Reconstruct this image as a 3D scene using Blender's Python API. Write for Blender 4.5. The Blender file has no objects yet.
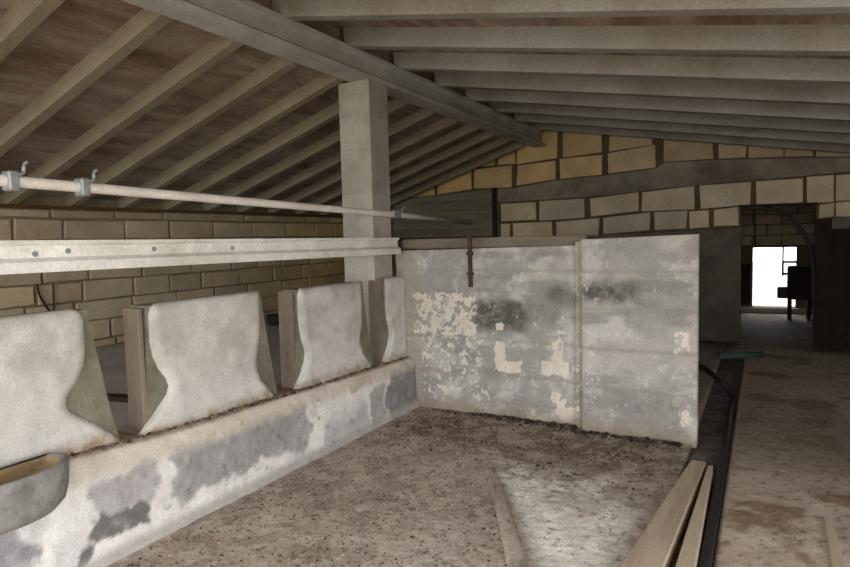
import bpy, math, random
import numpy as np
from mathutils import Matrix, Vector
random.seed(7)
sc = bpy.context.scene
COL = sc.collection

# ------------------------------------------------------------------ camera
F_PX, CAM_H = 615.0, 1.6
R = Matrix.Rotation(math.radians(28.88), 3, 'Z') @ Matrix.Rotation(math.radians(90 - 4.2), 3, 'X') @ Matrix.Rotation(math.radians(-1.4), 3, 'Z')
cd = bpy.data.cameras.new('camera'); cam = bpy.data.objects.new('camera', cd); COL.objects.link(cam)
cam.matrix_world = Matrix.Translation((0, 0, CAM_H)) @ R.to_4x4()
cd.sensor_width = 36; cd.lens = F_PX / 850 * 36; cd.clip_start = 0.02
sc.camera = cam

# ------------------------------------------------------------------ world, exposure
w = bpy.data.worlds.new('overcast'); sc.world = w; w.use_nodes = True
bg = w.node_tree.nodes['Background']
bg.inputs[0].default_value = (0.965, 0.985, 1.0, 1); bg.inputs[1].default_value = 4.2
sc.view_settings.view_transform = 'Standard'; sc.view_settings.look = 'None'
sc.view_settings.gamma = 1.0; sc.view_settings.use_curve_mapping = False
sc.view_settings.exposure = 0.66
sc.cycles.use_denoising = True
sc.cycles.max_bounces = 10; sc.cycles.diffuse_bounces = 7

def portal(name, loc, rot, sx, sy):
    l = bpy.data.lights.new(name, 'AREA'); l.shape = 'RECTANGLE'; l.size = sx; l.size_y = sy
    l.cycles.is_portal = True
    o = bpy.data.objects.new(name, l); COL.objects.link(o); o.location = loc; o.rotation_euler = rot
YF, XR = -1.3, 1.85                     # open front of the barn, open right side near the front
YO = 2.2                               # right side is open from YF to YO
portal('sky_portal_front', (0.0, YF - 0.05, 1.7), (math.radians(90), 0, 0), 14, 3.6)
portal('sky_portal_side', (XR + 0.1, (YF + YO) / 2, 1.0), (0, math.radians(90), 0), 2.2, YO - YF)

# ------------------------------------------------------------------ helpers
def ray(x, y): return R @ Vector(((x - 425) / F_PX, -(y - 283.5) / F_PX, -1))
def on(x, y, ax, v):
    d = ray(x, y); c = Vector((0, 0, CAM_H)); t = (v - c[ax]) / d[ax]
    return c + d * t
def lerp(tab, x):
    return float(np.interp(x, [a for a, b in tab], [b for a, b in tab]))
def srgb(r, g, b):
    f = lambda c: (c / 255 / 12.92) if c / 255 <= .04045 else ((c / 255 + .055) / 1.055) ** 2.4
    return np.array((f(r), f(g), f(b)))

def _hash(ix, iy, seed):
    n = (ix.astype(np.int64) * 374761393 + iy.astype(np.int64) * 668265263 + seed * 982451653) & 0x7fffffff
    n = ((n ^ (n >> 13)) * 1274126177) & 0x7fffffff
    n = (n ^ (n >> 16)) & 0xffff
    return n / 65535.0
def vnoise(x, y, s, seed=0):
    x = np.asarray(x, float) * s + 1000; y = np.asarray(y, float) * s + 1000
    ix = np.floor(x); iy = np.floor(y); fx = x - ix; fy = y - iy
    fx = fx * fx * (3 - 2 * fx); fy = fy * fy * (3 - 2 * fy)
    a = _hash(ix, iy, seed); b = _hash(ix + 1, iy, seed); c = _hash(ix, iy + 1, seed); d = _hash(ix + 1, iy + 1, seed)
    return (a * (1 - fx) + b * fx) * (1 - fy) + (c * (1 - fx) + d * fx) * fy
def fbm(x, y, s, seed=0, o=4):
    t = 0; amp = .5; tot = 0
    for k in range(o):
        t = t + amp * vnoise(x, y, s, seed + k * 17); tot += amp; amp *= .55; s *= 2.03
    return t / tot
def sstep(a, b, x):
    t = np.clip((x - a) / (b - a), 0, 1); return t * t * (3 - 2 * t)
def boxmask(x, y, x0, x1, y0, y1, s):
    return sstep(x0 - s, x0 + s, x) * (1 - sstep(x1 - s, x1 + s, x)) * sstep(y0 - s, y0 + s, y) * (1 - sstep(y1 - s, y1 + s, y))
def mixc(c, col, m): return c * (1 - m[..., None]) + np.asarray(col) * m[..., None]

def mat(name, src, var=.25, scale=5, tint=None, tamt=.5, tscale=1.3, fine=.12, fscale=60, bump=.3, bscale=35, rough=.9, metal=0, stretch=(1, 1, 1), dist=.01):
    """src: a linear colour, 'attr' (vertex colour Col) or 'obj' (object colour)"""
    m = bpy.data.materials.new(name); m.use_nodes = True
    nt = m.node_tree; N = nt.nodes; L = nt.links
    b = N['Principled BSDF']; b.inputs['Roughness'].default_value = rough; b.inputs['Metallic'].default_value = metal
    b.inputs['Specular IOR Level'].default_value = .25
    tc = N.new('ShaderNodeTexCoord'); oi = N.new('ShaderNodeObjectInfo')
    mp = N.new('ShaderNodeMapping'); mp.inputs['Scale'].default_value = stretch
    ad = N.new('ShaderNodeVectorMath'); ad.operation = 'ADD'
    mu = N.new('ShaderNodeMath'); mu.operation = 'MULTIPLY'; mu.inputs[1].default_value = 37
    L.new(oi.outputs['Random'], mu.inputs[0]); L.new(tc.outputs['Object'], ad.inputs[0]); L.new(mu.outputs[0], ad.inputs[1])
    L.new(ad.outputs[0], mp.inputs[0])
    def noise(s, det=5, rgh=.6):
        n = N.new('ShaderNodeTexNoise'); n.inputs['Scale'].default_value = s; n.inputs['Detail'].default_value = det; n.inputs['Roughness'].default_value = rgh
        L.new(mp.outputs[0], n.inputs['Vector']); return n
    def rng(sock, a, c, lo=.3, hi=.7):
        r = N.new('ShaderNodeMapRange'); r.inputs[1].default_value = lo; r.inputs[2].default_value = hi; r.inputs[3].default_value = a; r.inputs[4].default_value = c
        L.new(sock, r.inputs[0]); return r.outputs[0]
    if isinstance(src, str) and src == 'attr':
        s = N.new('ShaderNodeAttribute'); s.attribute_name = 'Col'; c = s.outputs['Color']
    elif isinstance(src, str) and src == 'obj':
        c = oi.outputs['Color']
    else:
        s = N.new('ShaderNodeRGB'); s.outputs[0].default_value = (*src, 1); c = s.outputs[0]
    if tint is not None:
        x = N.new('ShaderNodeMix'); x.data_type = 'RGBA'
        L.new(rng(noise(tscale).outputs[0], 0, tamt, .42, .62), x.inputs[0]); L.new(c, x.inputs[6]); x.inputs[7].default_value = (*tint, 1)
        c = x.outputs[2]
    def mult(c, sock):
        v = N.new('ShaderNodeVectorMath'); v.operation = 'SCALE'; L.new(c, v.inputs[0]); L.new(sock, v.inputs['Scale']); return v.outputs[0]
    c = mult(c, rng(noise(scale).outputs[0], 1 - var, 1 + var))
    nf = noise(fscale, 3)
    c = mult(c, rng(nf.outputs[0], 1 - fine, 1 + fine))
    L.new(c, b.inputs['Base Color'])
    bp = N.new('ShaderNodeBump'); bp.inputs['Strength'].default_value = bump; bp.inputs['Distance'].default_value = dist
    L.new(noise(bscale, 6, .65).outputs[0], bp.inputs['Height']); L.new(bp.outputs[0], b.inputs['Normal'])
    return m

def thing(name, loc, label=None, cat=None, group=None, kind=None):
    o = bpy.data.objects.new(name, None); COL.objects.link(o); o.location = loc; o.empty_display_size = .1
    return tag(o, label, cat, group, kind)
def tag(o, label=None, cat=None, group=None, kind=None):
    if label: o['label'] = label
    if cat: o['category'] = cat
    if group: o['group'] = group
    if kind: o['kind'] = kind
    return o
def wloc(o):
    v = Vector((0, 0, 0))
    while o is not None: v = v + Vector(o.location); o = o.parent
    return v
def mesh(name, verts, faces, m, parent=None, origin=None, cols=None, smooth=False, color=None):
    """verts in world metres; origin = base of the thing for a top-level mesh"""
    V = np.asarray(verts, float)
    if origin is None:
        origin = ((V[:, 0].min() + V[:, 0].max()) / 2, (V[:, 1].min() + V[:, 1].max()) / 2, V[:, 2].min())
    origin = np.asarray(origin, float)
    me = bpy.data.meshes.new(name); me.from_pydata((V - origin).tolist(), [], [tuple(int(i) for i in f) for f in faces])
    if cols is not None:
        a = me.color_attributes.new('Col', 'FLOAT_COLOR', 'POINT')
        c = np.ones((len(V), 4)); c[:, :3] = cols; a.data.foreach_set('color', c.ravel())
    if smooth: me.polygons.foreach_set('use_smooth', [True] * len(me.polygons))
    me.materials.append(m); me.update()
    o = bpy.data.objects.new(name, me); COL.objects.link(o)
    o.location = origin
    if parent is not None:
        o.parent = parent; o.location = Vector(origin) - wloc(parent)
    if color is not None: o.color = (*color, 1)
    return o
def box(x0, x1, y0, y1, z0, z1):
    v = [(x, y, z) for z in (z0, z1) for y in (y0, y1) for x in (x0, x1)]
    return v, [(0, 2, 3, 1), (4, 5, 7, 6), (0, 1, 5, 4), (2, 6, 7, 3), (0, 4, 6, 2), (1, 3, 7, 5)]
def cbox(x0, x1, y0, y1, z0, z1, c=.006):
    """box with chamfered edges"""
    v = []; 
    for sx in (0, 1):
        for sy in (0, 1):
            for sz in (0, 1):
                X = (x0, x1)[sx]; Y = (y0, y1)[sy]; Z = (z0, z1)[sz]
                ix = c if sx == 0 else -c; iy = c if sy == 0 else -c; iz = c if sz == 0 else -c
                v += [(X, Y + iy, Z + iz), (X + ix, Y, Z + iz), (X + ix, Y + iy, Z)]
    import itertools
    idx = lambda sx, sy, sz, k: ((sx * 2 + sy) * 2 + sz) * 3 + k
    f = []
    for s in (0, 1):
        f.append([idx(s, 0, 0, 0), idx(s, 1, 0, 0), idx(s, 1, 1, 0), idx(s, 0, 1, 0)])
        f.append([idx(0, s, 0, 1), idx(1, s, 0, 1), idx(1, s, 1, 1), idx(0, s, 1, 1)])
        f.append([idx(0, 0, s, 2), idx(1, 0, s, 2), idx(1, 1, s, 2), idx(0, 1, s, 2)])
    for a in (0, 1):
        for b in (0, 1):
            f.append([idx(a, b, 0, 0), idx(a, b, 1, 0), idx(a, b, 1, 1), idx(a, b, 0, 1)])
            f.append([idx(a, 0, b, 0), idx(a, 1, b, 0), idx(a, 1, b, 2), idx(a, 0, b, 2)])
            f.append([idx(0, a, b, 1), idx(1, a, b, 1), idx(1, a, b, 2), idx(0, a, b, 2)])
            for c2 in (0, 1): f.append([idx(a, b, c2, 0), idx(a, b, c2, 1), idx(a, b, c2, 2)])
    return v, f
def joinvf(parts):
    V = []; Fc = []
    for v, f in parts:
        n = len(V); V += list(v); Fc += [tuple(i + n for i in q) for q in f]
    return V, Fc
def prism(pts, ax, a, b):
    """polygon pts in the two other axes, extruded along axis ax from a to b"""
    def P(p, t): return (t, p[0], p[1]) if ax == 0 else ((p[0], t, p[1]) if ax == 1 else (p[0], p[1], t))
    n = len(pts); v = [P(p, a) for p in pts] + [P(p, b) for p in pts]
    f = [tuple(range(n))[::-1], tuple(range(n, 2 * n))] + [(i, (i + 1) % n, n + (i + 1) % n, n + i) for i in range(n)]
    return v, f
def smoothpath(pts, n=8):
    P = [np.array(p, float) for p in pts]; P = [2 * P[0] - P[1]] + P + [2 * P[-1] - P[-2]]; out = []
    for i in range(1, len(P) - 2):
        for k in range(n):
            t = k / n; a, b, c, d = P[i - 1:i + 3]
            out.append(.5 * ((2 * b) + (c - a) * t + (2 * a - 5 * b + 4 * c - d) * t * t + (3 * b - a - 3 * c + d) * t ** 3))
    out.append(P[-2]); return out
def tube(pts, r, n=8):
    pts = [np.array(p, float) for p in pts]; V = []; Fc = []
    for i, p in enumerate(pts):
        d = pts[min(i + 1, len(pts) - 1)] - pts[max(i - 1, 0)]; d /= np.linalg.norm(d) + 1e-9
        u = np.cross(d, (0, 0, 1)) if abs(d[2]) < .95 else np.cross(d, (1, 0, 0)); u /= np.linalg.norm(u); v = np.cross(d, u)
        rr = r[i] if hasattr(r, '__len__') else r
        for k in range(n):
            a = 2 * math.pi * k / n; V.append(p + rr * (math.cos(a) * u + math.sin(a) * v))
    for i in range(len(pts) - 1):
        for k in range(n): Fc.append((i * n + k, i * n + (k + 1) % n, (i + 1) * n + (k + 1) % n, (i + 1) * n + k))
    Fc += [tuple(range(n))[::-1], tuple(range((len(pts) - 1) * n, len(pts) * n))]
    return V, Fc
def gridvf(P, back=None):
    """P (nu,nv,3) front grid; back = offset vector of a closed back (None: open sheet)"""
    nu, nv = P.shape[:2]; I = np.arange(nu * nv).reshape(nu, nv)
    f = np.stack([I[:-1, :-1], I[1:, :-1], I[1:, 1:], I[:-1, 1:]], -1).reshape(-1, 4).tolist()
    V = P.reshape(-1, 3); src = np.arange(nu * nv)
    if back is not None:
        ring = list(I[:, 0]) + list(I[-1, 1:]) + list(I[-2::-1, -1]) + list(I[0, -2:0:-1])
        n0 = len(V); bv = []
        for i in ring:
            p = V[i].copy(); ax = int(np.argmax(np.abs(back)))
            p[ax] = back[ax]; bv.append(p)
        V = np.vstack([V, bv]); src = np.concatenate([src, ring]); m = len(ring)
        f += [(ring[k], n0 + k, n0 + (k + 1) % m, ring[(k + 1) % m]) for k in range(m)]
        f.append(tuple(range(n0, n0 + m)))
    return V, f, src
def gridobj(name, P, C, m, parent=None, back=None, origin=None, smooth=True):
    V, f, src = gridvf(P, back); C = C.reshape(-1, 3)[src]
    return mesh(name, V, f, m, parent, origin, cols=C, smooth=smooth)

# ------------------------------------------------------------------ materials
M = {}
M['beam'] = mat('pale_precast_concrete', srgb(190, 189, 185), var=.1, scale=3, tint=srgb(148, 145, 138), tamt=.5, tscale=2.2, bump=.25, bscale=60)
M['white_rail'] = mat('lime_washed_concrete', srgb(238, 236, 230), var=.08, scale=4, tint=srgb(204, 196, 184), tamt=.6, tscale=3, bump=.2, bscale=70)
M['pillar'] = mat('cast_concrete', srgb(178, 171, 160), var=.12, scale=4, tint=srgb(142, 134, 122), tamt=.5, tscale=2.5, bump=.25, bscale=50)
M['rafter'] = mat('rafter_concrete', 'obj', var=.14, scale=3, tint=srgb(120, 106, 86), tamt=.35, tscale=1.6, bump=.2, bscale=60)
M['infill'] = mat('clay_infill', srgb(158, 144, 132), var=.35, scale=3.2, tint=srgb(122, 98, 80), tamt=.85, tscale=1.4, fine=.2, bump=.4, bscale=20, stretch=(2.6, .6, 1))
M['mortar'] = mat('dark_mortar', srgb(98, 82, 62), var=.25, scale=6, bump=.5, bscale=50)
M['mortar_pale'] = mat('olive_mortar', srgb(134, 122, 96), var=.2, scale=6, bump=.5, bscale=50)
M['block'] = mat('sandstone_block', 'obj', var=.16, scale=6, tint=srgb(120, 100, 70), tamt=.3, tscale=3, fine=.15, bump=.5, bscale=45)
M['paint'] = mat('worn_plaster', 'attr', var=.1, scale=9, fine=.12, fscale=90, bump=.35, bscale=55)
M['floor'] = mat('dirty_floor', 'attr', var=.14, scale=11, fine=.3, fscale=110, bump=.3, bscale=90, rough=.95)
M['dark_plaster'] = mat('grey_plaster', srgb(120, 114, 102), var=.2, scale=2.5, tint=srgb(88, 80, 70), tamt=.6, tscale=2, bump=.3)
M['band'] = mat('band_concrete', srgb(150, 138, 120), var=.25, scale=2.5, tint=srgb(100, 92, 80), tamt=.7, tscale=1.5, bump=.4)
M['passage'] = mat('passage_concrete', srgb(186, 182, 176), var=.2, scale=3, bump=.3)
M['slab_core'] = mat('brown_grey_concrete', srgb(136, 130, 114), var=.2, scale=6, tint=srgb(104, 98, 84), tamt=.7, tscale=5, bump=.5, bscale=45)
M['slab_edge'] = mat('brown_edge', srgb(128, 116, 103), var=.15, scale=5, tint=srgb(110, 92, 78), tamt=.6, tscale=4, bump=.3, stretch=(1, 1, .3))
M['wood'] = mat('old_plank', srgb(206, 188, 165), var=.18, scale=3, tint=srgb(120, 98, 78), tamt=.5, tscale=3, bump=.3, bscale=25, stretch=(4, .5, 4))
M['rail_wood'] = mat('grey_timber', srgb(132, 120, 104), var=.2, scale=3, tint=srgb(92, 80, 66), tamt=.6, tscale=2, bump=.3, stretch=(.5, 4, 4))
M['plate_wood'] = mat('dark_timber', srgb(96, 70, 42), var=.25, scale=3, bump=.3, stretch=(4, .5, 4))
M['rust'] = mat('rusty_steel', srgb(74, 56, 47), var=.3, scale=20, bump=.3, rough=.8)
M['pipe'] = mat('galvanised_pipe', srgb(238, 234, 226), var=.1, scale=5, tint=srgb(212, 186, 168), tamt=.4, tscale=3, bump=.1, rough=.6, metal=.0)
M['steel'] = mat('grey_steel', srgb(150, 156, 156), var=.2, scale=20, bump=.1, rough=.5, metal=.3)
M['rubber'] = mat('black_rubber', srgb(46, 44, 44), var=.2, scale=20, bump=.1, rough=.6)
M['shutter'] = mat('green_grey_shutter', srgb(124, 118, 98), var=.2, scale=2.5, tint=srgb(92, 86, 68), tamt=.5, tscale=2, bump=.2, stretch=(.4, 1, 3))
M['dark_wood'] = mat('black_brown_wood', srgb(52, 40, 32), var=.25, scale=5, bump=.2)
M['bowl'] = mat('bowl_concrete', srgb(146, 143, 138), var=.3, scale=9, tint=srgb(96, 95, 93), tamt=.6, tscale=6, bump=.5, bscale=50)
M['ochre'] = mat('ochre_lining', srgb(146, 126, 94), var=.3, scale=9, bump=.3)
M['clod'] = mat('dung_clods', 'attr', var=.2, scale=30, bump=.4)
M['ground'] = mat('outdoor_ground', srgb(146, 138, 120), var=.15, scale=1, bump=.2)
M['teal'] = mat('teal_plastic', srgb(84, 112, 108), var=.15, scale=8, bump=.1)
M['drain'] = mat('drain_muck', srgb(96, 90, 84), var=.3, scale=8, tint=srgb(124, 116, 108), tamt=.6, tscale=4, bump=.5)
M['annex'] = mat('annex_wall', srgb(104, 92, 74), var=.2, scale=3, bump=.4)

# ------------------------------------------------------------------ roof geometry
XRID, XL, YB = -3.2, -6.5, 9.8
zL = lambda x: 3.04 + .325 * (x + 3.35)           # underside of the left rafters
zR = lambda x: 3.275 - .1763 * (x + 3.2)          # underside of the right rafters
RH = .165                                          # rafter height

# ------------------------------------------------------------------ floor (with the drain channel)
KERB_L, KERB_R = (-1.74, 3.83), (-1.0, 2.72)
DX0, DX1 = -.46, -.19
def floorcol(X, Y):
    n1 = fbm(X, Y, 2.2, 3); n2 = fbm(X, Y, 9, 5); n3 = fbm(X, Y, 28, 9, 3)
    c = np.zeros(X.shape + (3,)) + srgb(196, 182, 168)
    c = mixc(c, srgb(160, 145, 131), sstep(.42, .62, n2) * .7)
    c = mixc(c, srgb(196, 184, 172), .55 * sstep(.52, .68, n1) * sstep(.35, .6, n3))
    # cleaner concrete between the kerb and the planks
    kx = np.interp(Y, [2.0, 2.75, 3.3, 3.85, 4.1], [-.55, -.98, -1.28, -1.66, -1.78])
    clean = sstep(kx + .0, kx + .12, X) * (1 - sstep(-.62, -.48, X + .1 * (n1 - .5))) * (1 - sstep(3.55, 4.1, Y + .9 * (n2 - .5) + .5 * sstep(-.9, -.5, X)))
    c = mixc(c, srgb(252, 247, 238), clean * (.75 + .25 * sstep(.3, .55, n2)))
    c = mixc(c, srgb(176, 156, 140), clean * .5 * sstep(.58, .7, n1))
    c = mixc(c, srgb(205, 195, 183), .8 * np.exp(-(((X + 1.55) / .35) ** 2 + ((Y - 2.75) / .3) ** 2)) * sstep(.35, .55, n2))
    # dark muck along the foot of the partition
    c = mixc(c, srgb(126, 110, 96), boxmask(X, Y, -2.85, -.45, 4.15, 5.3, .3) * (.4 + .6 * sstep(.4, .6, n2)))
    # aisle on the right
    ais = sstep(-.2, -.15, X)
    c = mixc(c, srgb(204, 186, 168), ais * .9)
    c = mixc(c, srgb(136, 108, 82), ais * sstep(.52, .68, fbm(X, Y, 2.6, 41) + .12 * (n2 - .5)) * .75)
    c = mixc(c, srgb(228, 214, 198), ais * sstep(.54, .68, fbm(X, Y, 3.4, 51)) * .7 * (1 - sstep(3.8, 5, Y)))
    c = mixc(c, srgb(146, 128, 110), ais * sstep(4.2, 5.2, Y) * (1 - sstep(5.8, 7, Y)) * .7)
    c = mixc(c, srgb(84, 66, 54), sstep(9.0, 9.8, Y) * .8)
    # specks
    c = mixc(c, srgb(104, 90, 80), .6 * sstep(.66, .74, n3))
    c = mixc(c, srgb(206, 198, 188), .7 * sstep(.70, .77, fbm(X, Y, 34, 77, 2)) * (1 - .5 * ais))
    return c
def floorz(X, Y):
    return .012 * (fbm(X, Y, 3, 21) - .5) + .006 * (fbm(X, Y, 14, 22, 3) - .5) + .006 * (fbm(X, Y, 40, 23, 2) - .5) - .006
floor = thing('floor', (0, 3, 0), 'dirty concrete stall floor strewn with dry dung and dust', None, None, 'structure')
def fpatch(x0, x1, y0, y1, step):
    xs = np.linspace(x0, x1, max(2, int((x1 - x0) / step) + 1)); ys = np.linspace(y0, y1, max(2, int((y1 - y0) / step) + 1))
    X, Y = np.meshgrid(xs, ys, indexing='ij'); return X, Y
for nm, (x0, x1, y0, y1, st) in (('floor_slab', (-2.95, DX0, 1.2, 5.3, .0125)), ('floor_slab', (DX1, 2.2, 2.4, 10.2, .022)),
                                 ('floor_slab', (-2.95, DX0, 5.3, 10.2, .05)), ('floor_slab', (-3.6, DX0, -3.4, 1.2, .06)), ('floor_slab', (DX1, 2.2, -3.4, 2.4, .06)),
                                 ('floor_slab', (-1.4, 1.8, 10.2, 13.8, .06)), ('floor_slab', (DX0, DX1, -3.4, 2.0, .06)), ('floor_slab', (DX0, DX1, 8.75, 10.2, .06))):
    X, Y = fpatch(x0, x1, y0, y1, st); Z = floorz(X, Y)
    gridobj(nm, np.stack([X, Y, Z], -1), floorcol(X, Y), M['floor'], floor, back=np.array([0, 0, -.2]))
v, f = joinvf([box(DX0, DX1, 2.0, 8.75, -.2, -.035)])
tag(mesh('drain_channel', v, f, M['drain'], floor), 'dark mucky drain channel sunk in the floor')
# passage behind the manger
v, f = box(XL, -3.3, -3.4, YB, -.2, .47)
tag(mesh('floor_passage', v, f, M['passage']), 'raised grey concrete feed passage behind the stall slabs', None, None, 'structure')
# outside ground
v, f = box(-30, 30, -30, 40, -.4, -.215)
tag(mesh('ground', v, f, M['ground']), 'pale dry ground outside the barn', None, None, 'structure')

# ------------------------------------------------------------------ walls
def blockvf(c4, ax, face, depth=.05, ch=.008):
    """a stone block from four corners on the wall face; ax = wall normal axis; face -> proud towards the viewer"""
    c = np.array(c4, float); cen = c.mean(0); sgn = -1 if ax == 1 else 1
    front = c + (cen - c) * (ch / np.linalg.norm(cen - c, axis=1))[:, None] * 1.6; front[:, ax] = face
    mid = c.copy(); mid[:, ax] = face - sgn * ch
    back = c.copy(); back[:, ax] = face - sgn * depth
    V = np.vstack([front, mid, back]); Fc = [(0, 1, 2, 3), (11, 10, 9, 8)]
    for k in range(4):
        n = (k + 1) % 4; Fc += [(k, 4 + k, 4 + n, n), (4 + k, 8 + k, 8 + n, 4 + n)]
    return V, Fc
def stone(ochre, g=1.0):
    a = srgb(178, 165, 144); b = srgb(206, 176, 124)
    c = a * (1 - ochre) + b * ochre
    return np.clip(c * g * 1.3 * random.uniform(.86, 1.12), 0, 1)

# left wall: running bond
v, f = prism([(-3.4, 0), (YB + .2, 0), (YB + .2, zL(XL) + .11), (-3.4, zL(XL) + .11)], 0, XL - .25, XL - .02)
wall_left = tag(mesh('wall_left', v, f, M['mortar_pale']), 'block wall under the low eave behind the feed passage', None, None, 'structure')
ch_ = .222; z1 = 1.895; row = 0
zt = z1
rows = [(1.905, 2.0)] + [(z1 - ch_ * (k + 1), z1 - ch_ * k) for k in range(6)] + [(.475, z1 - ch_ * 6)]
for r_, (a, b) in enumerate(rows):
    y = .7 + (r_ % 2) * .33 - random.uniform(0, .1)
    while y < YB - .05:
        L = random.choice((.5, .62, .66, .7, .72)); y2 = min(y + L, YB)
        g = .014; och = .12 + .75 * sstep(5.8, 8.5, np.array(y)) + random.uniform(-.12, .2)
        och = float(np.clip(och, 0, 1))
        j = lambda: random.uniform(-.008, .008)
        c4 = [(0, y + g + j(), a + g * .7 + j()), (0, y2 - g + j(), a + g * .7 + j()), (0, y2 - g + j(), b - g * .7 + j()), (0, y + g + j(), b - g * .7 + j())]
        if y2 - y > .12:
            v, f = blockvf(c4, 0, XL + random.uniform(-.004, .006))
            mesh('block', v, f, M['block'], wall_left, color=stone(och, .92 - .12 * (r_ == 0)))
        y = y2
v, f = cbox(XL - .04, XL + .07, 1.2, YB, 2.0, 2.03)
mesh('wall_plate', v, f, M['plate_wood'], wall_left)

# back wall with two doorways
D1, D2, ZD1, ZD2 = (-.28, .61), (.79, 1.75), 1.93, 1.6
top = lambda x: (zL(x) + .12) if x < -3.3 else (zR(x) + RH - .01)
def strip(x0, x1, z0):
    xs = [x0] + [x for x in (-3.3001, -3.2999) if x0 < x < x1] + [x1]
    return prism([(x0, z0), (x1, z0)] + [(x, top(x)) for x in xs[::-1]], 1, YB + .015, YB + .25)
v, f = joinvf([strip(XL - .02, D1[0], -.2), strip(D1[0], D1[1], ZD1), strip(D1[1], D2[0], -.2), strip(D2[0], D2[1], ZD2), strip(D2[1], XR + .2, -.2)])
wall_back = tag(mesh('wall_back', v, f, M['mortar']), 'gable wall of sandstone blocks with a concrete band and a doorway', None, None, 'structure')
L0 = [(380, 178), (400, 168), (454, 150), (497, 138), (540, 128), (655, 135), (720, 141), (850, 152)]
L1 = [(380, 180), (454, 171.5), (480, 167), (514, 165), (556, 159), (605, 153), (650, 146.5), (661, 141), (850, 141)]
L2 = [(380, 202), (404, 199), (435, 196), (480, 189), (512, 188), (555, 180), (605, 175), (656, 168), (665, 162), (714, 159.5), (783, 158), (850, 157)]
L3 = [(490, 203), (499, 202.6), (586, 198), (639, 191.5), (694, 185.4), (751, 180.5), (803, 177), (850, 172)]
L4 = [(490, 223), (500, 222.7), (554, 220.6), (600, 217.5), (640, 212), (700, 209.5), (741, 206.4), (818, 204), (850, 200)]
L5 = [(490, 239), (500, 238.6), (607, 235.5), (650, 231.5), (697, 228.6), (739, 226.7), (818, 219), (850, 217)]
def brow(tl, bl, spans, oc, g=1.0):
    for (a, b) in spans:
        px = [(a, lerp(bl, a) - .9), (b, lerp(bl, b) - .9), (b, lerp(tl, b) + .9), (a, lerp(tl, a) + .9)]
        c4 = [tuple(on(x + random.uniform(-.7, .7), y + random.uniform(-.7, .7), 1, YB)) for x, y in px]
        if c4[3][2] - c4[0][2] < .03: continue
        v, f = blockvf(c4, 1, YB - random.uniform(.0, .012))
        mesh('block', v, f, M['block'], wall_back, color=stone(oc((a + b) / 2), g))
oc_hi = lambda x: float(np.interp(x, [380, 560, 620, 800], [1, .95, .45, .35])) + random.uniform(-.1, .1)
oc_lo = lambda x: random.uniform(0, .2) + .25 * (x < 560)
brow(L0, L1, [(455, 473.5), (475, 495), (498, 515), (517, 557), (563, 602), (609, 652)], oc_hi, .95)
brow(L0, L2, [(663, 713), (719, 746), (748, 783), (785, 813), (816, 850)], oc_hi, .85)
brow(L1, L2, [(384, 403), (405, 433.5), (437, 471), (474, 511.5), (517, 555), (560, 602), (608, 655)], oc_hi, .95)
brow(L3, L4, [(500.5, 536), (539, 584), (590.5, 638), (642, 694), (700, 751), (756.5, 803), (807, 833.5), (836, 868), (871, 900)], oc_lo, 1.15)
brow(L4, L5, [(500.5, 509.5), (512.5, 552), (556, 599), (603, 650), (654, 687), (689, 709), (714, 739), (819.5, 834), (836, 866), (869, 900)], oc_lo, 1.12)
# concrete band between the block courses, tilted as laid
xs = [498, 512, 555, 605, 656, 665, 714, 783, 850]
tp = [on(x, lerp(L2, x) + .6, 1, YB) for x in xs]; bt = [on(x, lerp(L3, x) - .6, 1, YB) for x in xs]
e = tp[-1] + (tp[-1] - tp[-2]) * 6; e2 = bt[-1] + (bt[-1] - bt[-2]) * 6
poly = [(p.x, p.z) for p in bt] + [(4.5, .5 * (bt[-1].z + tp[-1].z) - .08), (4.5, bt[-1].z - .05 + .1)] + [(p.x, p.z) for p in tp[::-1]]
poly = [(p.x, p.z) for p in bt] + [(3.2, bt[-1].z), (3.2, bt[-1].z + .14)] + [(p.x, p.z) for p in tp[::-1]]
v, f = prism(poly, 1, YB - .005, YB + .1)
tag(mesh('tie_beam', v, f, M['band'], wall_back), 'grey concrete band running between block courses')
# grey plaster on the lower wall
pl = [(-4.0, 0), (D1[0] - .005, 0), (D1[0] - .005, on(739, 228, 1, YB).z), (on(650, 233, 1, YB).x, on(650, 233, 1, YB).z), (on(500, 240, 1, YB).x, on(500, 240, 1, YB).z), (-4.0, 1.55)]
v, f = prism(pl, 1, YB - .004, YB + .1); mesh('plaster_dado', v, f, M['dark_plaster'], wall_back)
v, f = prism([(D1[1], -.02), (D2[0], -.02), (D2[0], 1.73), (D1[1], 1.73)], 1, YB - .03, YB + .1); mesh('door_jamb', v, f, M['dark_wood'], wall_back)
v, f = prism([(D2[0] + .001, ZD2), (2.0, ZD2), (2.0, 1.735), (D2[0] + .001, 1.735)], 1, YB - .028, YB + .1)
mesh('door_lintel', v, f, M['dark_plaster'], wall_back)
v, f = cbox(D1[0] - .05, D1[1] + .02, YB - .01, YB + .2, ZD1 - .0, ZD1 + .03); mesh('lintel_board', v, f, M['dark_wood'], wall_back)

# dark door leaf in the second doorway
dr = thing('door_1', ((D2[0] + D2[1]) / 2, YB + .1, 0), 'dark red-brown plank door closed in the side doorway', None, None, 'structure')
nP = 5
for k in range(nP):
    a = D2[0] + (D2[1] - D2[0]) * k / nP; b = D2[0] + (D2[1] - D2[0]) * (k + 1) / nP
    v, f = cbox(a + .003, b - .003, YB + .09, YB + .13, .01, ZD2 - .01); mesh('plank', v, f, M['dark_wood'], dr)

# right wall beyond the open side
v, f = prism([(YO, -.2), (YB + .25, -.2), (YB + .25, zR(XR) + RH), (YO, zR(XR) + RH)], 0, XR, XR + .2)
tag(mesh('wall_right', v, f, M['dark_plaster']), 'plain rendered side wall of the barn', None, None, 'structure')
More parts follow.
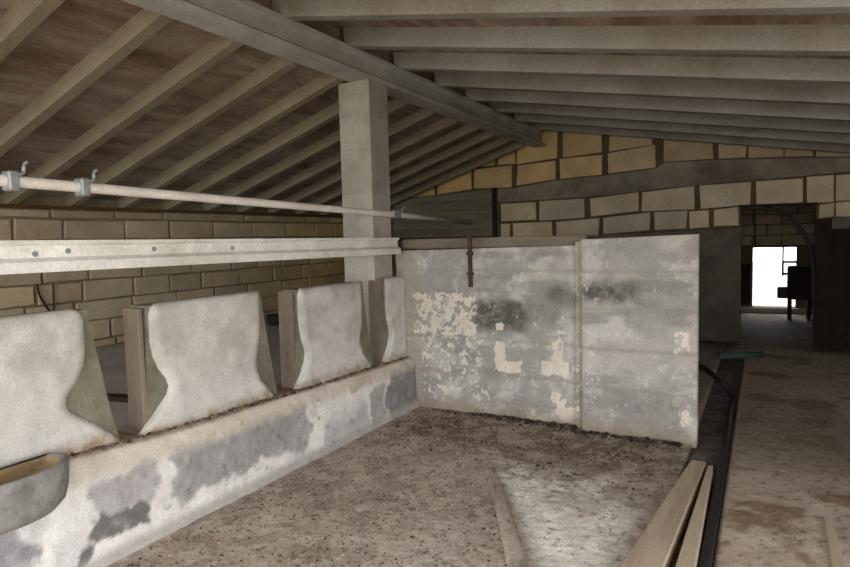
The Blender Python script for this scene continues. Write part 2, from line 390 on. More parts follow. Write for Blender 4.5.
# far room through the doorway
OX0, OX1, OZ0, OZ1, YA = -.18, .55, .11, 1.26, 13.6
v, f = joinvf([box(-1.4, OX0, YA, YA + .25, -.2, 2.6), box(OX1, 1.8, YA, YA + .25, -.2, 2.6), box(OX0, OX1, YA, YA + .25, OZ1, 2.6), box(OX0, OX1, YA, YA + .25, -.2, OZ0),
               box(-1.6, -1.4, YB + .25, YA + .25, -.2, 2.6), box(1.8, 2.0, YB + .25, YA + .25, -.2, 2.6)])
wall_far = tag(mesh('wall_far', v, f, M['annex']), 'dim walls of the room beyond the doorway', None, None, 'structure')
for r_ in range(5):
    z = 1.3 + r_ * .2; x = -1.2 + .25 * (r_ % 2)
    while x < 1.3:
        v, f = blockvf([(x + .012, 0, z + .012), (x + .488, 0, z + .012), (x + .488, 0, z + .19), (x + .012, 0, z + .19)], 1, YA - .03)
        mesh('block', v, f, M['block'], wall_far, color=stone(.3, .8)); x += .5
v, f = box(-1.6, 2.0, YB + .25, YA + .25, 2.5, 2.65)
tag(mesh('ceiling_annex', v, f, M['annex']), 'flat ceiling of the far room', None, None, 'structure')
v, f = cbox(OX0 - .25, OX1 + .4, YA - .06, YA + .02, .0, .1); tag(mesh('window_sill', v, f, M['pillar'], wall_far), 'pale stone sill under the bright opening')
w2 = thing('window_1', (.18, YA, OZ0), 'bright opening to daylight with a thin barred side', None, None, 'structure')
xb = on(783, 260, 1, YA).x; zb1 = on(789, 262, 1, YA).z; zb2 = on(789, 274, 1, YA).z
v, f = cbox(xb - .018, xb + .018, YA + .05, YA + .075, on(783, 276, 1, YA).z, OZ1, .003); mesh('upright_bar', v, f, M['rust'], w2)
for z in (zb1, zb2):
    v, f = cbox(xb, OX1, YA + .05, YA + .075, z - .022, z + .022, .003); mesh('cross_bar', v, f, M['rust'], w2)
v, f = cbox(OX0 - .32, OX0 - .03, YA - .1, YA - .06, .15, .95)
tag(mesh('window_shutter', v, f, M['dark_wood'], w2), 'dark shutter leaf folded back against the wall')

# ------------------------------------------------------------------ ceiling: rafters and infill panels
ceiling = thing('ceiling', (0, 3, 3.2), 'low pitched roof of concrete rafters with clay infill between', None, None, 'structure')
def rafter(x0, x1, zf, y, wb=.095, wt=.13, RH=RH):
    """y = far lower edge"""
    v = []
    for x in (x0, x1):
        z = zf(x); c = y - wb / 2
        v += [(x, c - wb / 2, z), (x, c + wb / 2, z), (x, c + wt / 2, z + RH), (x, c - wt / 2, z + RH)]
    return v, [(3, 2, 1, 0), (4, 5, 6, 7), (0, 1, 5, 4), (1, 2, 6, 5), (2, 3, 7, 6), (3, 0, 4, 7)]
yl = [2.8 + .615 * k for k in range(-9, 12)]
yl = [y for y in yl if y < YB - .05]
yr = [3.74 + .83 * k for k in range(-8, 8)]
yr = [y for y in yr if y < YB]
def panel(x0, x1, zf, ya, yb):
    v = []
    for x in (x0, x1):
        z = zf(x) + (RH if zf is zR else .13) - .015; v += [(x, ya, z), (x, yb, z), (x, yb, z + .07), (x, ya, z + .07)]
    return v, [(3, 2, 1, 0), (4, 5, 6, 7), (0, 1, 5, 4), (1, 2, 6, 5), (2, 3, 7, 6), (3, 0, 4, 7)]
for y in yl:
    v, f = rafter(XL - .1, -3.3, zL, y, .09, .12, .13)
    mesh('rafter', v, f, M['rafter'], ceiling, color=srgb(150, 139, 119) * random.uniform(.92, 1.06))
for y in yr:
    v, f = rafter(-3.22 + random.uniform(-.03, .03), XR + .3, zR, y, .11, .14)
    mesh('rafter', v, f, M['rafter'], ceiling, color=srgb(164, 160, 154) * random.uniform(.92, 1.06))
e1 = [YF - .3] + [y - .05 for y in yl] + [YB + .3]
for a, b in zip(e1[:-1], e1[1:]):
    if b - a > .05:
        v, f = panel(XL - .25, -3.4, zL, a, b); mesh('infill_panel', v, f, M['infill'], ceiling)
e2 = [YF - .3] + [y - .055 for y in yr] + [YB + .3]
for a, b in zip(e2[:-1], e2[1:]):
    if b - a > .05:
        v, f = panel(-3.3, XR + .35, zR, a, b); mesh('infill_panel', v, f, M['infill'], ceiling)
v, f = box(-3.42, -3.262, YF - .3, YB + .3, 3.1, 3.52); mesh('ridge_cap', v, f, M['infill'], ceiling)

# ------------------------------------------------------------------ ridge beam, pillar
prof = [(-3.31, 3.03), (-3.11, 3.03), (-3.11, 3.075), (-3.17, 3.11), (-3.17, 3.215), (-3.14, 3.235), (-3.14, 3.272), (-3.28, 3.272), (-3.28, 3.235), (-3.25, 3.215), (-3.25, 3.11), (-3.31, 3.075)]
v, f = prism(prof, 1, YF - .2, YB + .012)
tag(mesh('ridge_beam', v, f, M['beam']), 'pale precast concrete I-beam carrying the rafters along the ridge', 'beam')

PX0, PX1, PY0, PY1 = -3.44, -3.105, 4.68, 4.99
pil = thing('concrete_pillar', ((PX0 + PX1) / 2, (PY0 + PY1) / 2, .47), 'square grey concrete pillar holding up the ridge beam', 'pillar')
def shaft(z0, z1, g=0): return cbox(PX0 - g, PX1 + g, PY0 - g, PY1 + g, z0, z1, .004)
zs = [.47, 1.45, 2.02, 2.42, 2.72, 3.03]
for a, b in zip(zs[:-1], zs[1:]):
    v, f = shaft(a, b); mesh('cast_lift', v, f, M['pillar'], pil)

# ------------------------------------------------------------------ white rail beam above the slabs
def rz(y): return float(np.interp(y, [1.5, 4.7], [1.502, 1.46]))
v = []; pr = [(-3.10, 0), (-2.985, 0), (-2.985, .05), (-3.02, .07), (-3.02, .125), (-3.0, .135), (-3.0, .152), (-3.10, .152)]
ys = (-1.0, 4.96); n = len(pr)
for y in ys: v += [(x, y, rz(y) + z) for x, z in pr]
f = [tuple(range(n)), tuple(range(2 * n - 1, n - 1, -1))] + [(i, n + i, n + (i + 1) % n, (i + 1) % n) for i in range(n)]
rail = thing('rail_beam', (-3.05, 2, 1.47), 'long white-washed concrete beam running above the stall slabs to the pillar', 'beam')
mesh('beam_body', v, f, M['white_rail'], rail)
for x, y in ((35, 254), (68, 251), (154, 249), (232, 248), (265, 253)):
    p = on(x, y, 0, -3.02); v, f = tube([(-3.028, p.y, p.z), (-3.016, p.y, p.z)], .014, 10); mesh('bolt_head', v, f, M['steel'], rail)

# ------------------------------------------------------------------ manger base
LIP = [(0, .62), (1, .605), (1.6, .585), (2.1, .555), (2.6, .535), (3.6, .505), (5.05, .475)]
y_ = np.linspace(-.6, 5.04, 520); s_ = np.linspace(0, 1, 64)
Y, S = np.meshgrid(y_, s_, indexing='ij')
lip = np.interp(Y, [a for a, b in LIP], [b for a, b in LIP]) + .02 * (fbm(Y, Y * 0, 3, 4) - .5)
sx = np.interp(S, [0, .1, .45, .72, .8, .88, 1], [-2.872, -2.89, -2.915, -2.925, -2.94, -2.985, -3.25])
szr = np.interp(S, [0, .1, .45, .72, .8, .88, 1], [-.02, .08, .6, .9, .97, 1.0, .99])
X = sx + .05 * (fbm(Y, S, 1.6, 31) - .5) * sstep(.02, .3, S) * (1 - sstep(.86, .95, S)) + .02 * (fbm(Y, S * .7, 7, 33) - .5)
Z = szr * lip; Z[:, 0] = -.02
n1 = fbm(Y, Z, 2.0, 61); n2 = fbm(Y, Z, 6, 63); n3 = fbm(Y, Z, 22, 65)
C = np.zeros(Y.shape + (3,)) + srgb(226, 222, 216)
C = mixc(C, srgb(198, 196, 195), sstep(.45, .62, n2) * .7)
def patch(y0, y1, z0, z1, col, amt, s=.06):
    global C
    m = boxmask(Y + .25 * (n2 - .5), Z + .2 * (n2 - .5), y0, y1, z0, z1, s); m = sstep(.15, .8, m + .7 * (n3 - .5) * (m > .02)); C = mixc(C, col, np.clip(m * amt * (.7 + .6 * n3), 0, 1))
patch(2.25, 3.45, .12, .43, srgb(164, 162, 160), .95)
patch(2.35, 3.3, .14, .36, srgb(146, 145, 143), .6)
patch(1.75, 2.12, .2, .42, srgb(160, 154, 154), .8)
patch(1.75, 2.08, .08, .22, srgb(112, 110, 106), 1.0, .03)
patch(1.1, 1.5, .12, .36, srgb(136, 134, 136), .9)
patch(4.55, 5.1, .0, .42, srgb(132, 130, 130), .95, .05)
patch(4.0, 4.3, .36, .47, srgb(168, 152, 134), .9, .03)
patch(4.25, 4.5, .05, .3, srgb(148, 144, 140), .7, .04)
patch(3.6, 4.2, .0, .2, srgb(168, 166, 166), .6)
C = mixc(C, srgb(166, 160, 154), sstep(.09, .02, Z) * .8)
led = sstep(.8, .88, S)
C = mixc(C, srgb(150, 126, 102), np.clip(sstep(.76, .82, S) * (.6 + .8 * sstep(.4, .6, n3)), 0, 1))
C = mixc(C, srgb(206, 192, 174), sstep(.52, .66, S) * (1 - led) * .7)
C = mixc(C, srgb(104, 96, 88), .6 * sstep(.7, .8, n3) * sstep(.4, .6, n1))
P = np.stack([X, Y, Z], -1)
man = thing('feed_manger', (-3.05, 2.5, 0), 'low whitewashed concrete manger kerb with peeling grey patches below the slabs', 'manger')
gridobj('manger_kerb', P, C, M['paint'], man, back=np.array([-3.3, 0, 0]))

# ------------------------------------------------------------------ stall slabs
XS = -3.03                                         # front of the slab cores
def slab(y0, y1, ztop, label, near=True, far=True, tilt=0.0, an=1.0, af=1.0):
    zb = lerp(LIP, (y0 + y1) / 2) - .05
    t = thing('stall_slab', (XS - .07, (y0 + y1) / 2, lerp(LIP, (y0 + y1) / 2)), label, 'slab', 'concrete stall slabs along the manger')
    H = ztop - zb
    fl = .16 if far else 0; nl = .03 if near else 0
    pts = [(y0 - nl - .02, zb), (y1 + fl, zb), (y1 + fl * .75, zb + .2 * H), (y1 + .015, ztop - .01 + tilt), (y0 - .005, ztop - .012)]
    v, f = prism(pts, 0, XS - .14, XS); mesh('slab_core', v, f, M['slab_core'], t)
    # weathered brown edge facing along the stalls
    v, f = joinvf([cbox(XS - .135, XS - .004, y0 - nl - .03, y0 - nl - .0, zb + .04, ztop - .02, .004)])
    if near: mesh('edge_board', v, f, M['slab_edge'], t)
    tz = np.linspace(0, 1, 74); u = np.linspace(0, 1, 60)
    T, U = np.meshgrid(tz, u, indexing='ij')
    ins = lambda tt, a: np.interp(tt, [0, .06, .14, .22, .30, .36, .42, .5, .6, .7, .92, .975, 1], [-.15, -.11, -.04, .03, .105, .125, .11, .06, .02, .004, .006, .022, .06]) * np.where(tt < .22, .5 + .5 * a, a)
    wob = lambda tt, sd: .014 * (fbm(tt, tt * 0 + y0, 6, sd) - .5)
    a = y0 + (ins(T, an) + wob(T, 3) if near else 0 * T); b = y1 - (ins(T, af) + wob(T, 8) if far else 0 * T)
    Yg = a + (b - a) * U; Zg = zb + .02 + T * (ztop - zb - .02) + tilt * U * T
    e = np.minimum(U * (b - a) if near else 9, (1 - U) * (b - a) if far else 9); e = np.minimum(e, (1 - T) * H)
    Xg = XS + .004 + .028 * np.sqrt(np.clip(e / .05, 0, 1)) + .012 * sstep(.22, 0, T) + .016 * (fbm(Yg, Zg, 3, 71) - .5) + .008 * (fbm(Yg, Zg, 12, 73) - .5)
    n2 = fbm(Yg, Zg, 5, 81); n3 = fbm(Yg, Zg, 24, 83)
    Cg = np.zeros(Yg.shape + (3,)) + srgb(204, 200, 193)
    Cg = mixc(Cg, srgb(180, 174, 166), sstep(.42, .64, n2) * .7)
    Cg = mixc(Cg, srgb(212, 208, 202), sstep(.4, .15, T) * .7)
    Cg = mixc(Cg, srgb(172, 168, 158), sstep(.05, .01, e) * .55 * sstep(.3, .6, n2))
    Cg = mixc(Cg, srgb(150, 146, 138), sstep(.97, 1, T) * .6)
    Cg = mixc(Cg, srgb(128, 122, 114), sstep(.78, .86, n3) * .6)
    Cg = mixc(Cg, srgb(160, 138, 112), sstep(.14, .05, T + .1 * (n2 - .5)) * (.4 + .5 * sstep(.4, .6, n3)))
    gridobj('plaster_face', np.stack([Xg, Yg, Zg], -1).transpose(1, 0, 2), Cg.transpose(1, 0, 2), M['paint'], t, back=np.array([XS - .003, 0, 0]))
    return t
Yx = lambda x, y: on(x, y, 0, -3.0).y
s1z, s2z, s3z = on(60, 311, 0, -3.0).z, on(210, 297, 0, -3.0).z, on(330, 285, 0, -3.0).z
slab(.95, Yx(89, 340), s1z, 'white plastered stall slab beside the round drinking bowl', True, True)
slab(Yx(152, 330), Yx(263, 330), s2z, 'white plastered stall slab between the drinking bowl slab and the slab before the pillar', True, True, an=.9, af=.4)
slab(Yx(301, 320), Yx(365, 320), s3z, 'white plastered stall slab standing just in front of the pillar', True, True, an=.45, af=.4)
slab(Yx(388, 320), 5.035, on(395, 277, 0, -3.0).z, 'narrow stall slab wedged into the corner with the partition wall', True, False, an=.4)

# short planks lying in the first gap, tub and cable behind
for k, (x, y, L, rot, lab) in enumerate(((118, 397, .34, .2, 'short dark wood offcut lying on the passage floor'), (117, 415, .3, -.1, 'short dark wood offcut lying on the manger rim'))):
    z = .475 if k == 0 else .572
    p = on(x, y, 2, z + .02) if k == 0 else Vector((-3.17, Yx(118, 420) - .02, z))
    v, f = cbox(-L / 2 if k == 0 else -.05, L / 2 if k == 0 else .05, -.05, .05, 0, .035, .004); v = np.array(v)
    c, s = math.cos(rot), math.sin(rot); v = np.stack([v[:, 0] * c - v[:, 1] * s + p.x, v[:, 0] * s + v[:, 1] * c + p.y, v[:, 2] + z - .003], -1)
    tag(mesh('wood_offcut', v, f, M['dark_wood']), lab, 'offcut')
p = on(275, 325, 2, .47)
def lathe(prof, cx, cy, n=28, clampx=None):
    V = []; Fc = []
    for r, z in prof:
        for k in range(n):
            a = 2 * math.pi * k / n; x = cx + r * math.cos(a)
            if clampx is not None: x = max(cx + .6 * r * math.cos(a), clampx)
            V.append((x, cy + r * math.sin(a), z))
    for i in range(len(prof) - 1):
        for k in range(n): Fc.append((i * n + k, i * n + (k + 1) % n, (i + 1) * n + (k + 1) % n, (i + 1) * n + k))
    return V, Fc
tub = thing('rubber_tub', (p.x, p.y, .47), 'small black rubber tub on the passage floor behind the slabs', 'tub')
v, f = lathe([(.0, .47), (.085, .47), (.11, .60), (.102, .60), (.08, .485), (0, .485)], p.x, p.y); mesh('tub_wall', v, f, M['rubber'], tub, smooth=True)
v, f = lathe([(.108, .595), (.122, .595), (.122, .612), (.108, .612), (.108, .595)], p.x, p.y); mesh('tub_rim', v, f, M['rubber'], tub, smooth=True)
pts = [on(37, 284, 0, XL + .03), on(40, 296, 0, XL + .03), on(50, 312, 0, XL + .03), on(56, 322, 0, XL + .03)]
v, f = tube(smoothpath(pts), .012, 6); tag(mesh('hanging_cable', v, f, M['rubber']), 'thin dark cable hanging slack against the left block wall', 'cable')
pts = [on(53, 284, 0, XL + .025), on(54, 315, 0, XL + .025)]
v, f = tube(pts, .01, 6); tag(mesh('steel_conduit', v, f, M['rust']), 'thin upright rusty conduit on the left block wall', 'conduit')

# ------------------------------------------------------------------ drinking bowl
BX, BY = -2.87, 1.37
bowl = thing('drinking_bowl', (BX, BY, .36), 'rounded grey concrete drinking bowl fixed to the manger front', 'bowl')
o = [(0, .405), (.15, .407), (.22, .42), (.26, .455), (.277, .52), (.283, .58), (.285, .622), (.278, .635), (.262, .638), (.242, .63)]
v, f = lathe(o, BX, BY, 48, -2.925); mesh('bowl_shell', v, f, M['bowl'], bowl, smooth=True)
i_ = [(.242, .629), (.235, .605), (.2, .585), (.12, .57), (.0, .565)]
v, f = lathe(i_, BX, BY, 48, -2.924); tag(mesh('bowl_lining', v, f, M['ochre'], bowl, smooth=True), 'ochre stained inside of the bowl')

# ------------------------------------------------------------------ partition wall
PYF = 5.05
part = thing('stall_partition', (-1.9, PYF + .06, 0), 'grey painted concrete partition with flaking white patches closing the stall', 'partition')
def pcol(X, Z):
    n1 = fbm(X, Z, 1.6, 101); n2 = fbm(X, Z, 6, 103); n3 = fbm(X, Z, 20, 105); n4 = fbm(X, Z, 46, 107, 3)
    c = np.zeros(X.shape + (3,)) + srgb(176, 171, 164)
    c = mixc(c, srgb(148, 146, 142), sstep(.42, .6, n1) * .75)
    c = mixc(c, srgb(198, 194, 188), sstep(.5, .68, n2) * .6)
    c = mixc(c, srgb(126, 126, 122), sstep(.55, .72, fbm(X, Z * 3, 2.5, 109)) * .5)
    # brownish cast near the left end and joint
    c = mixc(c, srgb(164, 154, 142), (1 - sstep(-2.95, -2.75, X)) * .8)
    c = mixc(c, srgb(160, 150, 138), np.exp(-((X + 1.31) / .05) ** 2) * .8)
    return c, n1, n2, n3, n4
def pxz(x, y): p = on(x, y, 1, PYF); return p.x, p.z
def pbox(X, Z, x0, y0, x1, y1, s):
    a = pxz(x0, y1); b = pxz(x1, y0); return boxmask(X, Z, a[0], b[0], a[1], b[1], s)
DARK = [(585, 283, 640, 300, 1.05), (545, 288, 580, 304, .75), (472, 302, 525, 328, 1.1), (500, 305, 560, 322, .4), (580, 395, 690, 445, .35)]
WHITE = [(414, 293, 476, 332, .6), (424, 337, 484, 369, .43), (424, 377, 478, 398, .43), (476, 386, 490, 408, .45),
         (495, 342, 505, 370, 1), (497, 361, 522, 371, 1), (541, 362, 569, 375, 1), (553, 340, 563, 370, .75),
         (550, 393, 560, 404, .9), (556, 400, 566, 414, 1), (560, 408, 578, 423, 1), (526, 410, 548, 422, .5), (572, 365, 582, 375, .5), (572, 390, 582, 420, .4),
         (556, 330, 566, 335, .7), (496, 323, 504, 330, .7), (676, 330, 692, 352, .6), (683, 408, 694, 422, .7)]
def paintpart(x0, x1, z0, zt0, zt1, name, nx, nz, PYF=PYF):
    xs = np.linspace(x0, x1, nx); ts = np.linspace(0, 1, nz); Xg, T = np.meshgrid(xs, ts, indexing='ij')
    zt = zt0 + (zt1 - zt0) * (Xg - x0) / (x1 - x0)
    zbot = z0 - 0 * Xg
    Zg = zbot + (zt - zbot) * T
    c, n1, n2, n3, n4 = pcol(Xg, Zg)
    relief = .010 * (n2 - .5) + .008 * (n3 - .5)
    # faint formwork lifts: slight steps every third of a metre
    for zl in (.36, .68, 1.0, 1.3):
        ln = np.exp(-((Zg - zl - .01 * (n1 - .5)) / .018) ** 2); relief -= .005 * ln; c = mixc(c, srgb(150, 142, 130), ln * .6)
    for (a, b, d, e, amt) in DARK:
        m = pbox(Xg + .1 * (n2 - .5), Zg + .08 * (n2 - .5), a, b, d, e, .06); c = mixc(c, srgb(88, 88, 80), np.clip(m * amt * (.35 + 1.0 * n3), 0, 1))
    wm = np.zeros_like(Xg)
    for (a, b, d, e, dens) in WHITE:
        m = pbox(Xg + .06 * (n3 - .5), Zg + .06 * (n3 - .5), a, b, d, e, .025)
        nn = .65 * n3 + .35 * n4
        th = .5 - .5 * (dens - .55); wm = np.maximum(wm, sstep(.45, .6, m) * sstep(th - .03, th + .03, nn))
    c = mixc(c, srgb(216, 206, 192), wm * .95); relief += .004 * wm
    spk = sstep(.70, .76, n4) * sstep(.4, .6, n2); c = mixc(c, srgb(212, 206, 198), spk * .7)
    c = mixc(c, srgb(148, 130, 112), sstep(.16, .0, Zg + .1 * (n2 - .5)) * .7)
    P = np.stack([Xg, PYF - relief, Zg], -1)
    return gridobj(name, P, c, M['paint'], part, back=np.array([0, PYF + .12, 0]))
paintpart(-3.1, -1.345, -.03, 1.485, 1.51, 'panel', 260, 170)
pr = paintpart(-1.285, -.425, -.03, 1.56, 1.582, 'panel', 150, 180, PYF - .11)
paintpart(-1.345, -1.285, -.03, 1.54, 1.55, 'joint_post', 16, 160, PYF - .06)

# top rail behind the partition, rod on the partition
v, f = cbox(-3.1, -1.3, PYF + .125, PYF + .22, 1.50, 1.595, .006)
rl = thing('timber_rail', (-2.2, PYF + .17, 1.5), 'brown timber rail lying along the back of the partition top', 'rail'); mesh('rail_body', v, f, M['rail_wood'], rl)
for x in (-2.9, -1.5):
    v, f = cbox(x - .03, x + .03, PYF + .12, PYF + .225, 1.44, 1.505, .004); mesh('rail_cleat', v, f, M['rail_wood'], rl)
a = on(469.5, 233, 1, PYF - .02); b = on(470.5, 287, 1, PYF - .02)
rod = thing('rusty_rod', (b.x, b.y, b.z), 'rusty upright steel bar fixed to the front of the partition', 'rod')
v, f = cbox(a.x - .018, a.x + .018, PYF - .03, PYF - .006, b.z, a.z, .003); mesh('bar', v, f, M['rust'], rod)
for z in (b.z + .12, b.z + .3):
    v, f = cbox(a.x - .03, a.x + .03, PYF - .036, PYF - .004, z - .012, z + .012, .002); mesh('staple', v, f, M['rust'], rod)

# ------------------------------------------------------------------ pipe with clamps
XP = -3.045
def pz(y): return float(np.interp(y, [-1, 1.55, 4.98, 6.67], [1.97, 1.91, 1.83, 1.77]))
pipe = thing('steel_pipe', (XP, 2.8, 1.8), 'long worn galvanised pipe running past the pillar above the white beam', 'pipe')
v, f = tube([(XP, y, pz(y)) for y in (-1, 1.55, 3.2, 4.98, 6.67)], .027, 14); mesh('pipe_tube', v, f, M['pipe'], pipe, smooth=True)
for (x, y) in ((10, 180), (82, 188)):
    p = on(x, y, 0, XP); zc = pz(p.y)
    v, f = cbox(XP - .034, XP + .04, p.y - .024, p.y + .024, zc - .045, zc + .045, .008); c = mesh('clamp', v, f, M['steel'], pipe)
    v, f = tube(smoothpath([(XP + .03, p.y + .02, zc + .03), (XP + .03, p.y + .045, zc + .04), (XP + .03, p.y + .05, zc + .075), (XP + .03, p.y + .065, zc + .09)], 5), .008, 8); mesh('clamp_bolt', v, f, M['steel'], c)
v, f = cbox(XP - .06, XP + .034, 4.98 - .08, 4.98 + .05, pz(4.98) - .032, pz(4.98) + .035, .006); mesh('pipe_bracket', v, f, M['steel'], pipe)
v, f = tube([(XP, 5.1, pz(5.1) + .02), (XP, 5.1, pz(5.1) + .06), (XP, 5.16, pz(5.1) + .085)], .011, 8); mesh('valve_lever', v, f, M['steel'], pipe)

# ------------------------------------------------------------------ shutter in the gable
c4 = [on(394, 238, 1, YB), on(496, 238, 1, YB), on(496, 189, 1, YB), on(394, 200.5, 1, YB)]
w1 = thing('window_2', (c4[0].x, YB - .03, c4[0].z), 'closed dark green-grey shutter in the gable wall beside the pillar', None, None, 'structure')
n = 5
for k in range(n):
    t0, t1 = k / n, (k + 1) / n
    lo = lambda t: c4[0].lerp(c4[3], t); hi = lambda t: c4[1].lerp(c4[2], t)
    q = [lo(t0), hi(t0), hi(t1), lo(t1)]
    pts = [(p.x, p.z + (.004 if i < 2 else -.002)) for i, p in enumerate(q)]
    v, f = prism(pts, 1, YB - .03, YB + .01); mesh('shutter_board', v, f, M['shutter'], w1)
v, f = cbox(c4[1].x - .045, c4[1].x + .02, YB - .05, YB + .01, c4[1].z - .06, c4[2].z + .02, .004); mesh('shutter_post', v, f, M['dark_wood'], w1)
v, f = cbox(c4[0].x, c4[1].x, YB - .05, YB + .01, c4[0].z - .06, c4[0].z - .005, .004); mesh('shutter_sill', v, f, M['dark_wood'], w1)

# ------------------------------------------------------------------ planks, kerb, lath on the floor
def plank(name, q, th, z0, m, label, cat, group=None, ext=1.0, endcap=False):
    """q: near-left, near-right, far-right, far-left in world"""
    q = [Vector((p.x, p.y, 0)) for p in q]
    q[0] = q[0] + (q[0] - q[3]) * ext; q[1] = q[1] + (q[1] - q[2]) * ext
    nseg = 14; V = []; Fc = []
    for i in range(nseg + 1):
        t = i / nseg; l = q[0].lerp(q[3], t); r = q[1].lerp(q[2], t); c = .005
        d = .006 * math.sin(t * 5 + len(name))
        ring = [(l.x, l.y, z0), (r.x, r.y, z0), (r.x, r.y, z0 + th - c + d), (r.x - c, r.y, z0 + th + d), (l.x + c, l.y, z0 + th + d), (l.x, l.y, z0 + th - c + d)]
        V += ring
    for i in range(nseg):
        for k in range(6): Fc.append((i * 6 + k, i * 6 + (k + 1) % 6, (i + 1) * 6 + (k + 1) % 6, (i + 1) * 6 + k))
    Fc += [(5, 4, 3, 2, 1, 0), tuple(range(nseg * 6, nseg * 6 + 6))]
    return tag(mesh(name, V, Fc, m), label, cat, group)
zt = .06
plank('floor_plank', [on(620, 567, 2, zt), on(664, 567, 2, zt), on(706, 462, 2, zt), on(691, 460, 2, zt)], .065, -.002, M['wood'], 'wide weathered plank lying beside the drain, on the kerb side', 'plank')
plank('floor_plank', [on(675, 567, 2, zt), on(695, 567, 2, zt), on(713, 465, 2, zt), on(707.6, 465, 2, zt)], .06, -.002, M['wood'], 'narrow weathered plank lying along the edge of the drain', 'plank')
# kerb: low rounded rib
def rib(name, L, Rr, h, m, label, cat):
    pts = list(zip(L, Rr)); V = []; Fc = []; k7 = 9
    PL = smoothpath([(*p, 0) for p in L], 10); PR = smoothpath([(*p, 0) for p in Rr], 10)
    for i, (a, b) in enumerate(zip(PL, PR)):
        e = min(1, (len(PL) - 1 - i) / 6)
        for j in range(k7):
            t = j / (k7 - 1); p = a * (1 - t) + b * t; V.append((p[0], p[1], -.012 + (h * e + .012) * float(np.interp(t, [0, .125, .25, .75, .875, 1], [0, .75, 1, 1, .8, .2]))))
    for i in range(len(PL) - 1):
        for j in range(k7 - 1): Fc.append((i * k7 + j, i * k7 + j + 1, (i + 1) * k7 + j + 1, (i + 1) * k7 + j))
    Fc.append(tuple(range(k7))[::-1])
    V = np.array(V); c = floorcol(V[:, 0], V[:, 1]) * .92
    return tag(mesh(name, V, Fc, m, smooth=True, cols=c), label, cat)
g = lambda x, y: (on(x, y, 2, .02).x, on(x, y, 2, .02).y)
M['kerb'] = mat('kerb_concrete', srgb(186, 170, 154), var=.2, scale=8, tint=srgb(150, 134, 120), tamt=.6, tscale=6, fine=.35, bump=.5)
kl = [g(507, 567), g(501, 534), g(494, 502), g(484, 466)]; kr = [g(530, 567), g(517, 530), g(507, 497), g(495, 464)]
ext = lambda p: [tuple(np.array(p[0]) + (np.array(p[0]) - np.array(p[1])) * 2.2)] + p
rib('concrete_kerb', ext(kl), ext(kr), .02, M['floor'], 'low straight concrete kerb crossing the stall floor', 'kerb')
q = [g(832, 567), g(846, 567), g(831, 517), g(824, 517)]
q = [Vector((a[0], a[1], 0)) for a in q]
plank('wood_lath', q, .025, -.004, M['wood'], 'thin grey lath lying on the aisle floor', 'lath', ext=.8)
# hose over the drain, teal pipe, dirt heap behind partition
pts = [(-.95, 7.15, .16), on(697, 366, 1, 6.9), on(712, 374, 1, 6.7), on(724, 384, 1, 6.35), on(733, 397, 2, .0), (-.235, 5.9, -.01), (-.225, 5.2, -.0), (-.225, 4.4, .0), (-.225, 3.2, 0), (-.225, 2.3, 0)]
v, f = tube(smoothpath([tuple(p) for p in pts], 8), .03, 10); tag(mesh('rubber_hose', v, f, M['rubber'], smooth=True), 'thick black hose arching over the dirt and down into the drain', 'hose')
a = on(728, 357, 2, .03); b = on(763, 354, 2, .03)
v, f = tube([(a.x - .1, a.y, .03), (b.x, b.y, .03)], .035, 12); tag(mesh('plastic_pipe', v, f, M['teal'], smooth=True), 'short teal plastic pipe lying across the end of the drain', 'pipe')
xs = np.linspace(-1.7, -.5, 40); ys = np.linspace(7.3, 9.75, 50); X, Y = np.meshgrid(xs, ys, indexing='ij')
Zh = .16 * np.exp(-(((X + 1.0) / .35) ** 2 + ((Y - 8.9) / .6) ** 2)) + .04 * fbm(X, Y, 4, 5) * np.exp(-(((X + 1.05) / .4) ** 2 + ((Y - 8.6) / .8) ** 2)) - .012
gridobj('dirt_heap', np.stack([X, Y, Zh], -1), floorcol(X, Y) * .8, M['floor'], None, back=np.array([0, 0, -.03]))
tag(bpy.data.objects['dirt_heap'], 'low heap of brown dirt behind the end of the partition', 'heap', None, 'stuff')

# ------------------------------------------------------------------ hose and machine at the doorway
yh = YB - .085
pts = [on(741, 209, 1, yh), on(755, 207.5, 1, yh), on(772, 209, 1, yh), on(788, 215, 1, yh), on(800, 228, 1, yh), on(809, 245, 1, yh), on(813, 268, 1, yh), on(813.5, 300, 1, yh)]
v, f = tube(smoothpath([tuple(p) for p in pts], 6), .03, 10); tag(mesh('looped_hose', v, f, M['rubber'], smooth=True), 'black hose looping from the lintel down the doorway jamb', 'hose')
a = on(754.5, 208.5, 1, YB + .06); b = on(755, 248, 1, YB + .06)
v, f = tube([tuple(a), tuple(b)], .016, 8); tag(mesh('hanging_strap', v, f, M['rubber']), 'thin black strap hanging straight down from the lintel', 'strap')
my = 12.7
mc = on(793, 320, 1, my)
mach = thing('rusty_machine', (mc.x, my, 0), 'dark rusty machine on legs silhouetted before the bright opening', 'machine')
x0, x1 = on(787, 300, 1, my).x, on(812, 300, 1, my).x; za = on(790, 292, 1, my).z; zt_ = on(800, 266, 1, my).z
v, f = cbox(x0, x1, my - .2, my + .2, za - .12, zt_, .03); mesh('housing', v, f, M['dark_wood'], mach)
v, f = cbox(on(777, 300, 1, my).x, x0 + .02, my - .12, my + .12, on(785, 298, 1, my).z, on(785, 287, 1, my).z, .02); mesh('feed_spout', v, f, M['rust'], mach)
for xx in (x0 + .04, x1 - .05):
    for yy in (my - .15, my + .15):
        v, f = cbox(xx - .03, xx + .03, yy - .03, yy + .03, -.008, za - .1, .004); mesh('leg', v, f, M['dark_wood'], mach)
v, f = tube([(x1, my, za), (x1 + .1, my, za), (x1 + .1, my, za + .12)], .015, 8); mesh('crank', v, f, M['rust'], mach)

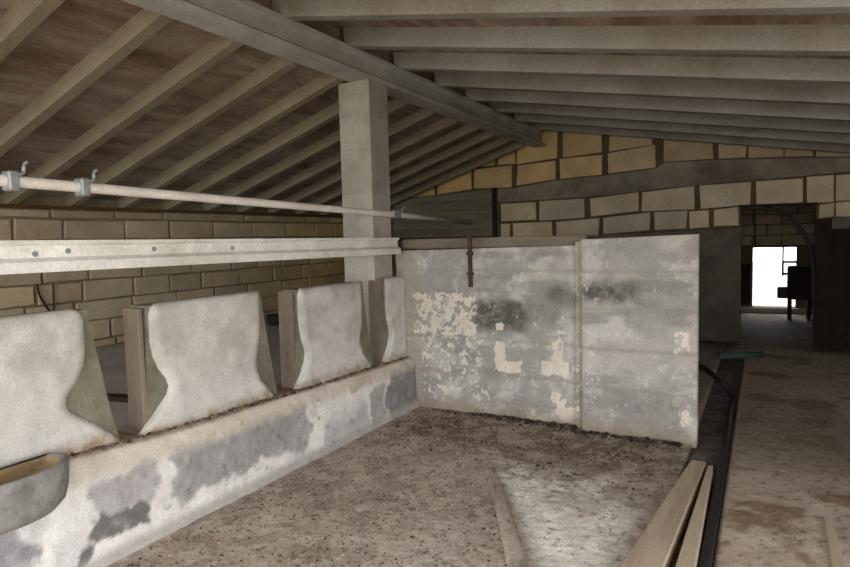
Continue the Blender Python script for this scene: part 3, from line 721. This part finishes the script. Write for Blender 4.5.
# ------------------------------------------------------------------ dung crumbs (beyond counting)
def clods(name, pts, label, base=(120, 104, 90)):
    V = []; Fc = []; C = []
    o8 = np.array([(1, 0, 0), (0, 1, 0), (-1, 0, 0), (0, -1, 0), (0, 0, 1), (0, 0, -.5)], float)
    f8 = [(0, 1, 4), (1, 2, 4), (2, 3, 4), (3, 0, 4), (1, 0, 5), (2, 1, 5), (3, 2, 5), (0, 3, 5)]
    for (x, y, z, r, sh) in pts:
        n = len(V); a = random.uniform(0, 6.28); c, s = math.cos(a), math.sin(a)
        p = o8 * r * np.array((random.uniform(.7, 1.3), random.uniform(.6, 1.1), random.uniform(.45, .9))) * np.random.uniform(.75, 1.2, (6, 1))
        p = np.stack([p[:, 0] * c - p[:, 1] * s + x, p[:, 0] * s + p[:, 1] * c + y, p[:, 2] + z + r * .2], -1)
        V += p.tolist(); Fc += [tuple(i + n for i in q) for q in f8]; C += [srgb(*base) * sh] * 6
    return tag(mesh(name, V, Fc, M['clod'], cols=np.array(C)), label, 'dung', None, 'stuff')
np.random.seed(3)
pts = []
while len(pts) < 9000:
    x = random.uniform(-2.84, -.5); y = 1.4 + 3.6 * random.random() ** .8
    kx = float(np.interp(y, [2.0, 2.72, 3.3, 3.83, 4.1], [-.7, -.93, -1.28, -1.63, -1.78]))
    if x > kx and y < 3.8 and random.random() < .95: continue
    if x > -1.4 and y > 4.9: continue
    if abs(x - kx) < .1 and y < 3.95: continue
    r = random.choice((.004, .005, .006, .007, .009)) * random.uniform(.8, 1.3)
    pts.append((x, y, -.006, r, random.choice((.35, .6, .9, 1.2, 1.6, 2.4))))
for k in range(420):
    x = random.uniform(-2.3, -.5); y = PYF - (.13 if x > -1.35 else .02) - abs(random.gauss(0, .06))
    pts.append((x, y, -.004, random.uniform(.008, .026), random.choice((.15, .25, .4, .7))))
for k in range(120):
    pts.append((random.uniform(-2.8, -.6), random.uniform(3.9, 5), -.004, random.uniform(.008, .018), random.choice((.2, .3, .5))))
clods('dung_crumbs', pts, 'dry dung crumbs strewn over the stall floor and heaped along the partition')
pts = []
for k in range(1500):
    y = random.choice((random.uniform(1.2, 4.95), random.uniform(1.2, 4.95), random.gauss(2.95, .2), random.gauss(3.3, .1))); y = min(max(y, 1.1), 4.98)
    pts.append((-2.97 + random.gauss(0, .014), y, lerp(LIP, y) - .004, random.choice((.004, .006, .008, .012, .018)), random.choice((.3, .6, .9, 1.2, 1.5))))
clods('manger_crumbs', pts, 'dark crumbs lying along the manger ledge below the slabs')
pts = [(random.uniform(-.12, 1.4), random.uniform(2.6, 8), -.005, random.uniform(.004, .012), random.choice((.4, .6, .9, 1.2))) for k in range(900)]
pts = [p for p in pts if not (.24 < p[0] < .48 and p[1] < 4.1)]
clods('aisle_crumbs', pts, 'dirt crumbs scattered on the aisle floor')
